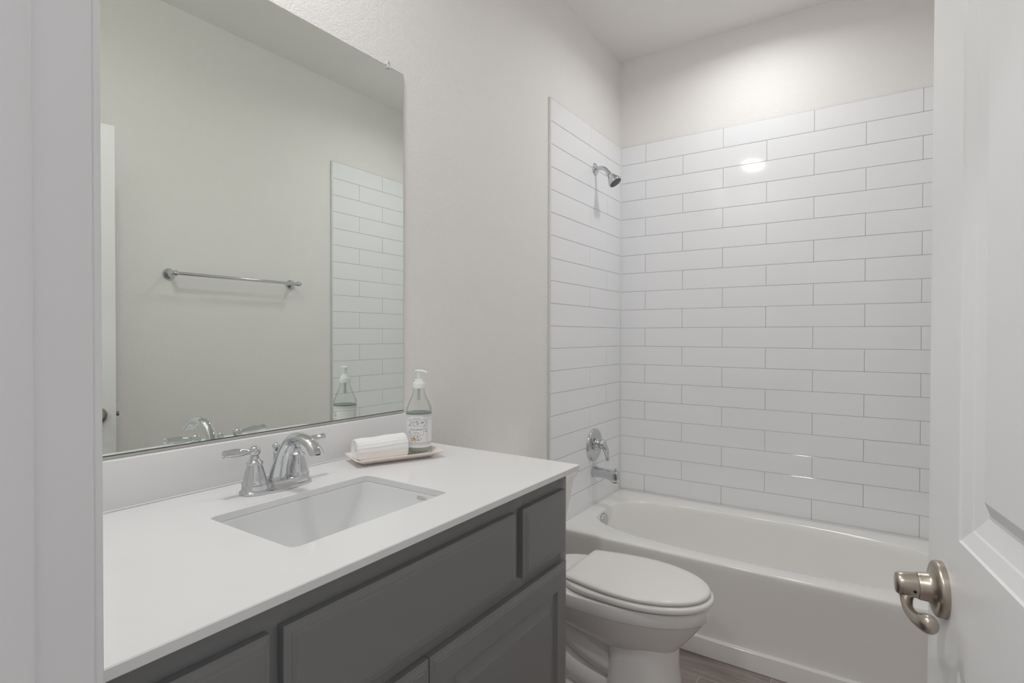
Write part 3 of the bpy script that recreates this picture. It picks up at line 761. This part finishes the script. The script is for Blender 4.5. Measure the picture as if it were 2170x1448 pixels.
HYc, HZc = 2.570, ZC+0.856
sh = thing('shower_fixture', 'small chrome shower head on a bent arm high on the tile', 'shower head', (0, HYc, HZc))
bm = NB(); lathe(bm, (0.0004, HYc, HZc), (1, 0, 0), [(0, .0310), (.002, .0312), (.005, .0290), (.0085, .0200), (.0105, .0140), (.0108, .0106)], 40, sy=1.0); obj('flange', bm, M['chrome'], sh, 45)
bm = NB(); tube(bm, smooth_path([(.002, HYc, HZc, .0105), (.022, HYc, HZc+.002, .0105), (.042, HYc, HZc-.001, .0105), (.058, HYc, HZc-.011, .0105), (.070, HYc, HZc-.025, .0105), (.078, HYc, HZc-.036, .0105)], 6), 22); obj('arm', bm, M['chrome'], sh, 60)
hn = Vector((0.578, 0, -0.816)); h0_ = Vector((.0745, HYc, HZc-.0315))
bm = NB(); lathe(bm, h0_, hn, [(0, .0125), (.004, .0140), (.010, .0140), (.0125, .0115), (.016, .0150), (.030, .0220), (.046, .0300), (.058, .0345), (.064, .0350), (.067, .0335), (.067, .0305), (.0655, .0300)], 48); hd = obj('head', bm, M['chrome'], sh, 40)
bm = NB(); lathe(bm, h0_, hn, [(.0640, .0303), (.0660, .0303), (.0662, 0)], 36)
fp_ = obj('spray_face', bm, mat('spray_face_grey', (120, 120, 118), 0.4, 0.4, vary=0.1), hd)
bm = NB()
_, hu, hv = basis(hn)
for rr, cnt in ((.006, 6), (.013, 12), (.020, 18), (.026, 24)):
    for i in range(cnt):
        a = 2*math.pi*i/cnt; c = h0_ + hn*.0661 + hu*(rr*math.cos(a)) + hv*(rr*math.sin(a)); lathe(bm, c, hn, [(0, .0014), (.0012, .0010)], 6)
nz = obj('nozzle_dots', bm, M['dark'], hd, 0)

# ------------------------------------------------------------------ toilet
TYC = 1.733
to = thing('toilet', 'white two-piece toilet with closed lid between vanity and bathtub', 'toilet', (0.3, TYC, 0))
def egg(xb, xf, hw, z, nb=3.2, K=72, split=0.47, nf=2.05):
    xc = xb + (xf-xb)*split; pts = []
    for i in range(K):
        t = 2*math.pi*i/K; c, s = math.cos(t), math.sin(t)
        if c >= 0: x = xc + (xf-xc)*abs(c)**(2/nf); y = hw*math.copysign(abs(s)**(2/nf), s)
        else: x = xc - (xc-xb)*abs(c)**(2/nb); y = hw*math.copysign(abs(s)**(2/nb), s)
        # blend the two exponents at the widest point
        pts.append((x, TYC+y, z))
    return pts
bm = NB()
loft(bm, [egg(.46, .662, .075, .205), egg(.40, .684, .098, .232), egg(.34, .703, .118, .252), egg(.27, .722, .134, .275), egg(.22, .742, .146, .300), egg(.20, .771, .1630, .340), egg(.195, .7790, .1675, .3530),
          egg(.193, .7825, .1695, .3545), egg(.193, .7850, .1712, .3580), egg(.193, .7870, .1725, .392), egg(.195, .7850, .1710, .397), egg(.20, .780, .167, .3990)])
loft(bm, [egg(.47, .7080, .128, .0, 5), egg(.47, .7070, .127, .015, 5), egg(.478, .6980, .116, .10, 5), egg(.485, .6900, .111, .18, 5), egg(.482, .690, .111, .225, 5), egg(.480, .688, .108, .262, 5), egg(.46, .66, .08, .295, 4)])
loft(bm, [egg(.135, .60, .088, .0, 5), egg(.135, .60, .085, .10, 5), egg(.13, .60, .085, .25, 5), egg(.16, .60, .10, .33, 5)])
loft(bm, [egg(.13, .56, .138, .0, 5), egg(.13, .56, .136, .035, 5), egg(.135, .55, .128, .048, 5), egg(.15, .52, .10, .060, 5)])
for s in (-1, 1):
    y = TYC + s*.056
    tube(bm, smooth_path([(.19, y, .335, .044), (.27, y, .285, .048), (.34, y, .225, .047), (.42, y, .180, .045), (.54, y-s*.005, .140, .040)], 6), 22)
    tube(bm, smooth_path([(.16, y, .205, .042), (.24, y, .160, .046), (.33, y, .115, .047), (.42, y, .085, .045), (.54, y-s*.01, .07, .040)], 6), 22)
obj('bowl', bm, M['china'], to, 32)
for s in (-1, 1):
    bm = NB(); lathe(bm, (.30, TYC+s*.115, .047), (0, 0, 1), [(0, .0135), (.006, .0130), (.014, .010), (.018, .005), (.019, 0)], 20); obj('bolt_cap', bm, M['seat'], to, 60)
bm = NB()
loft(bm, [egg(.33, .775, .150, .4030), egg(.315, .796, .1675, .4065), egg(.314, .798, .1690, .4130), egg(.315, .7965, .1680, .4190), egg(.319, .7925, .1645, .4228)])
obj('seat_ring', bm, M['seat'], to, 50)
def lidline(xb, xf, hw, hb, z, K=72, split=0.47, rc=.016):
    xc = xb + (xf-xb)*split; half = []
    m = K//4
    for i in range(m+1):
        t = math.pi/2*i/m; half.append((xc + (xf-xc)*math.cos(t), hw*math.sin(t)))
    for i in range(1, m+1):
        u = i/m; half.append((xc-(xc-xb-rc)*u, hb+rc*.55+(hw-hb-rc*.55)*math.cos(math.pi/2*u)))
    for i in range(1, 5):
        t = math.pi/2*i/4; half.append((xb+rc-rc*math.sin(t), hb-rc*.45+rc*math.cos(t)))
    half.append((xb, (hb-rc*.45)*.5))
    pts = [(x, TYC+y, z) for x, y in half] + [(xb, TYC, z)] + [(x, TYC-y, z) for x, y in half[::-1][:-1]]
    return pts
bm = NB()
loft(bm, [lidline(.360, .762, .1400, .104, .4266), lidline(.340, .7855, .1600, .121, .4280), lidline(.339, .7875, .1620, .123, .4325), lidline(.341, .7855, .1605, .121, .4375), lidline(.346, .779, .1555, .116, .4405), lidline(.362, .750, .134, .100, .4425), lidline(.42, .66, .08, .06, .4440)])
obj('seat_lid', bm, M['seat'], to, 50)
for s in (-1, 1):
    bm = NB(); box(bm, .312, .345, TYC+s*.070-.014, TYC+s*.070+.014, .3985, .4150, .005, 3); obj('hinge', bm, M['seat'], to)
def tk(x0, x1, hy, z, r=.03): return rrect((x0+x1)/2, TYC, (x1-x0)/2, hy, r, z, 6)
bm = NB()
loft(bm, [tk(.030, .160, .150, .395), tk(.024, .172, .170, .405), tk(.020, .180, .182, .43), tk(.012, .196, .194, .52), tk(.006, .214, .204, .63), tk(.003, .220, .208, .677)])
obj('tank', bm, M['china'], to, 40)
bm = NB()
loft(bm, [tk(.001, .224, .2110, .6775), tk(-.002, .230, .2165, .681, .034), tk(-.003, .232, .2185, .690, .036), tk(-.003, .232, .2185, .712, .036), tk(-.001, .2285, .2155, .7215, .034), tk(.006, .220, .207, .7265, .03), tk(.03, .19, .18, .7285, .025)])
obj('tank_lid', bm, M['china'], to, 40)
bm = NB(); box(bm, .10, .20, TYC-.075, TYC+.075, .385, .4, .006, 2); obj('tank_gasket', bm, M['china'], to)
bm = NB(); lathe(bm, (.2185, TYC-.145, .635), (1, 0, 0), [(0, .013), (.006, .012), (.010, .008)], 20); tube(bm, [(.226, TYC-.145, .635, .006), (.232, TYC-.10, .630, .0065), (.232, TYC-.065, .626, .0068)], 14); obj('flush_lever', bm, M['chrome'], to, 50)

# ------------------------------------------------------------------ towel bar on the right wall (seen in the mirror)
tbz = ZC + 0.2855
tbar = thing('towel_bar', 'chrome towel bar on the right wall, seen in the mirror', 'towel bar', (XE, 1.55, tbz))
for y in (1.2275, 1.8655):
    bm = NB(); lathe(bm, (XE-.0003, y, tbz), (-1, 0, 0), [(0, .0265), (.004, .0268), (.008, .0250), (.012, .0200), (.020, .0125), (.034, .0090), (.050, .0088), (.056, .0098)], 36)
    ball(bm, (XE-.071, y, tbz), .0135, 24)
    obj('post', bm, M['chrome'], tbar, 45)
bm = NB(); lathe(bm, (XE-.071, 1.2275+.006, tbz), (0, 1, 0), [(0, .0078), (.626, .0078)], 24, True, True)
obj('bar', bm, M['chrome'], tbar, 45)
for y, s in ((1.2275, -1), (1.8655, 1)):
    bm = NB(); lathe(bm, (XE-.071, y+s*.010, tbz), (0, s, 0), [(0, .0098), (.006, .0102), (.010, .0085), (.0115, 0)], 20); obj('finial', bm, M['chrome'], tbar, 45)

# ------------------------------------------------------------------ recessed ceiling lights, plus an added hall fill
def downlight(label, at, watts, color=(0.993, 0.996, 0.996), r=0.078, spread=150):
    x, y = at
    t = thing('recessed_light', label, 'ceiling light', (x, y, CEIL))
    bm = NB(); lathe(bm, (x, y, CEIL-.0002), (0, 0, -1), [(0, r+.020), (.003, r+.020), (.005, r+.014), (.0055, r+.002), (.0035, r), (.001, r)], 56); obj('trim_ring', bm, M['fixture'], t, 40)
    bm = NB(); lathe(bm, (x, y, CEIL-.0008), (0, 0, -1), [(0, r-.0006), (.0022, r-.0006)], 48); obj('lens', bm, M['lens'], t, 30)
    ld = bpy.data.lights.new('lamp', 'AREA'); ld.shape = 'DISK'; ld.size = 2*r; ld.energy = watts; ld.color = color; ld.spread = math.radians(spread)
    lo = bpy.data.objects.new('lamp', ld); COL.objects.link(lo); lo.parent = t; lo.location = (0, 0, -.0045)
    return t
downlight('round recessed ceiling light above the vanity sink', ROOM_LIGHT_AT, ROOM_LIGHT_W, spread=165)
downlight('round recessed ceiling light above the bathtub', TUB_LIGHT_AT, TUB_LIGHT_W, spread=158)
downlight('added round fill light on the unseen hall ceiling outside the door', HALL_FILL_AT, HALL_FILL_W, spread=170)  # assumed lamp behind the camera, added as soft fill through the doorway
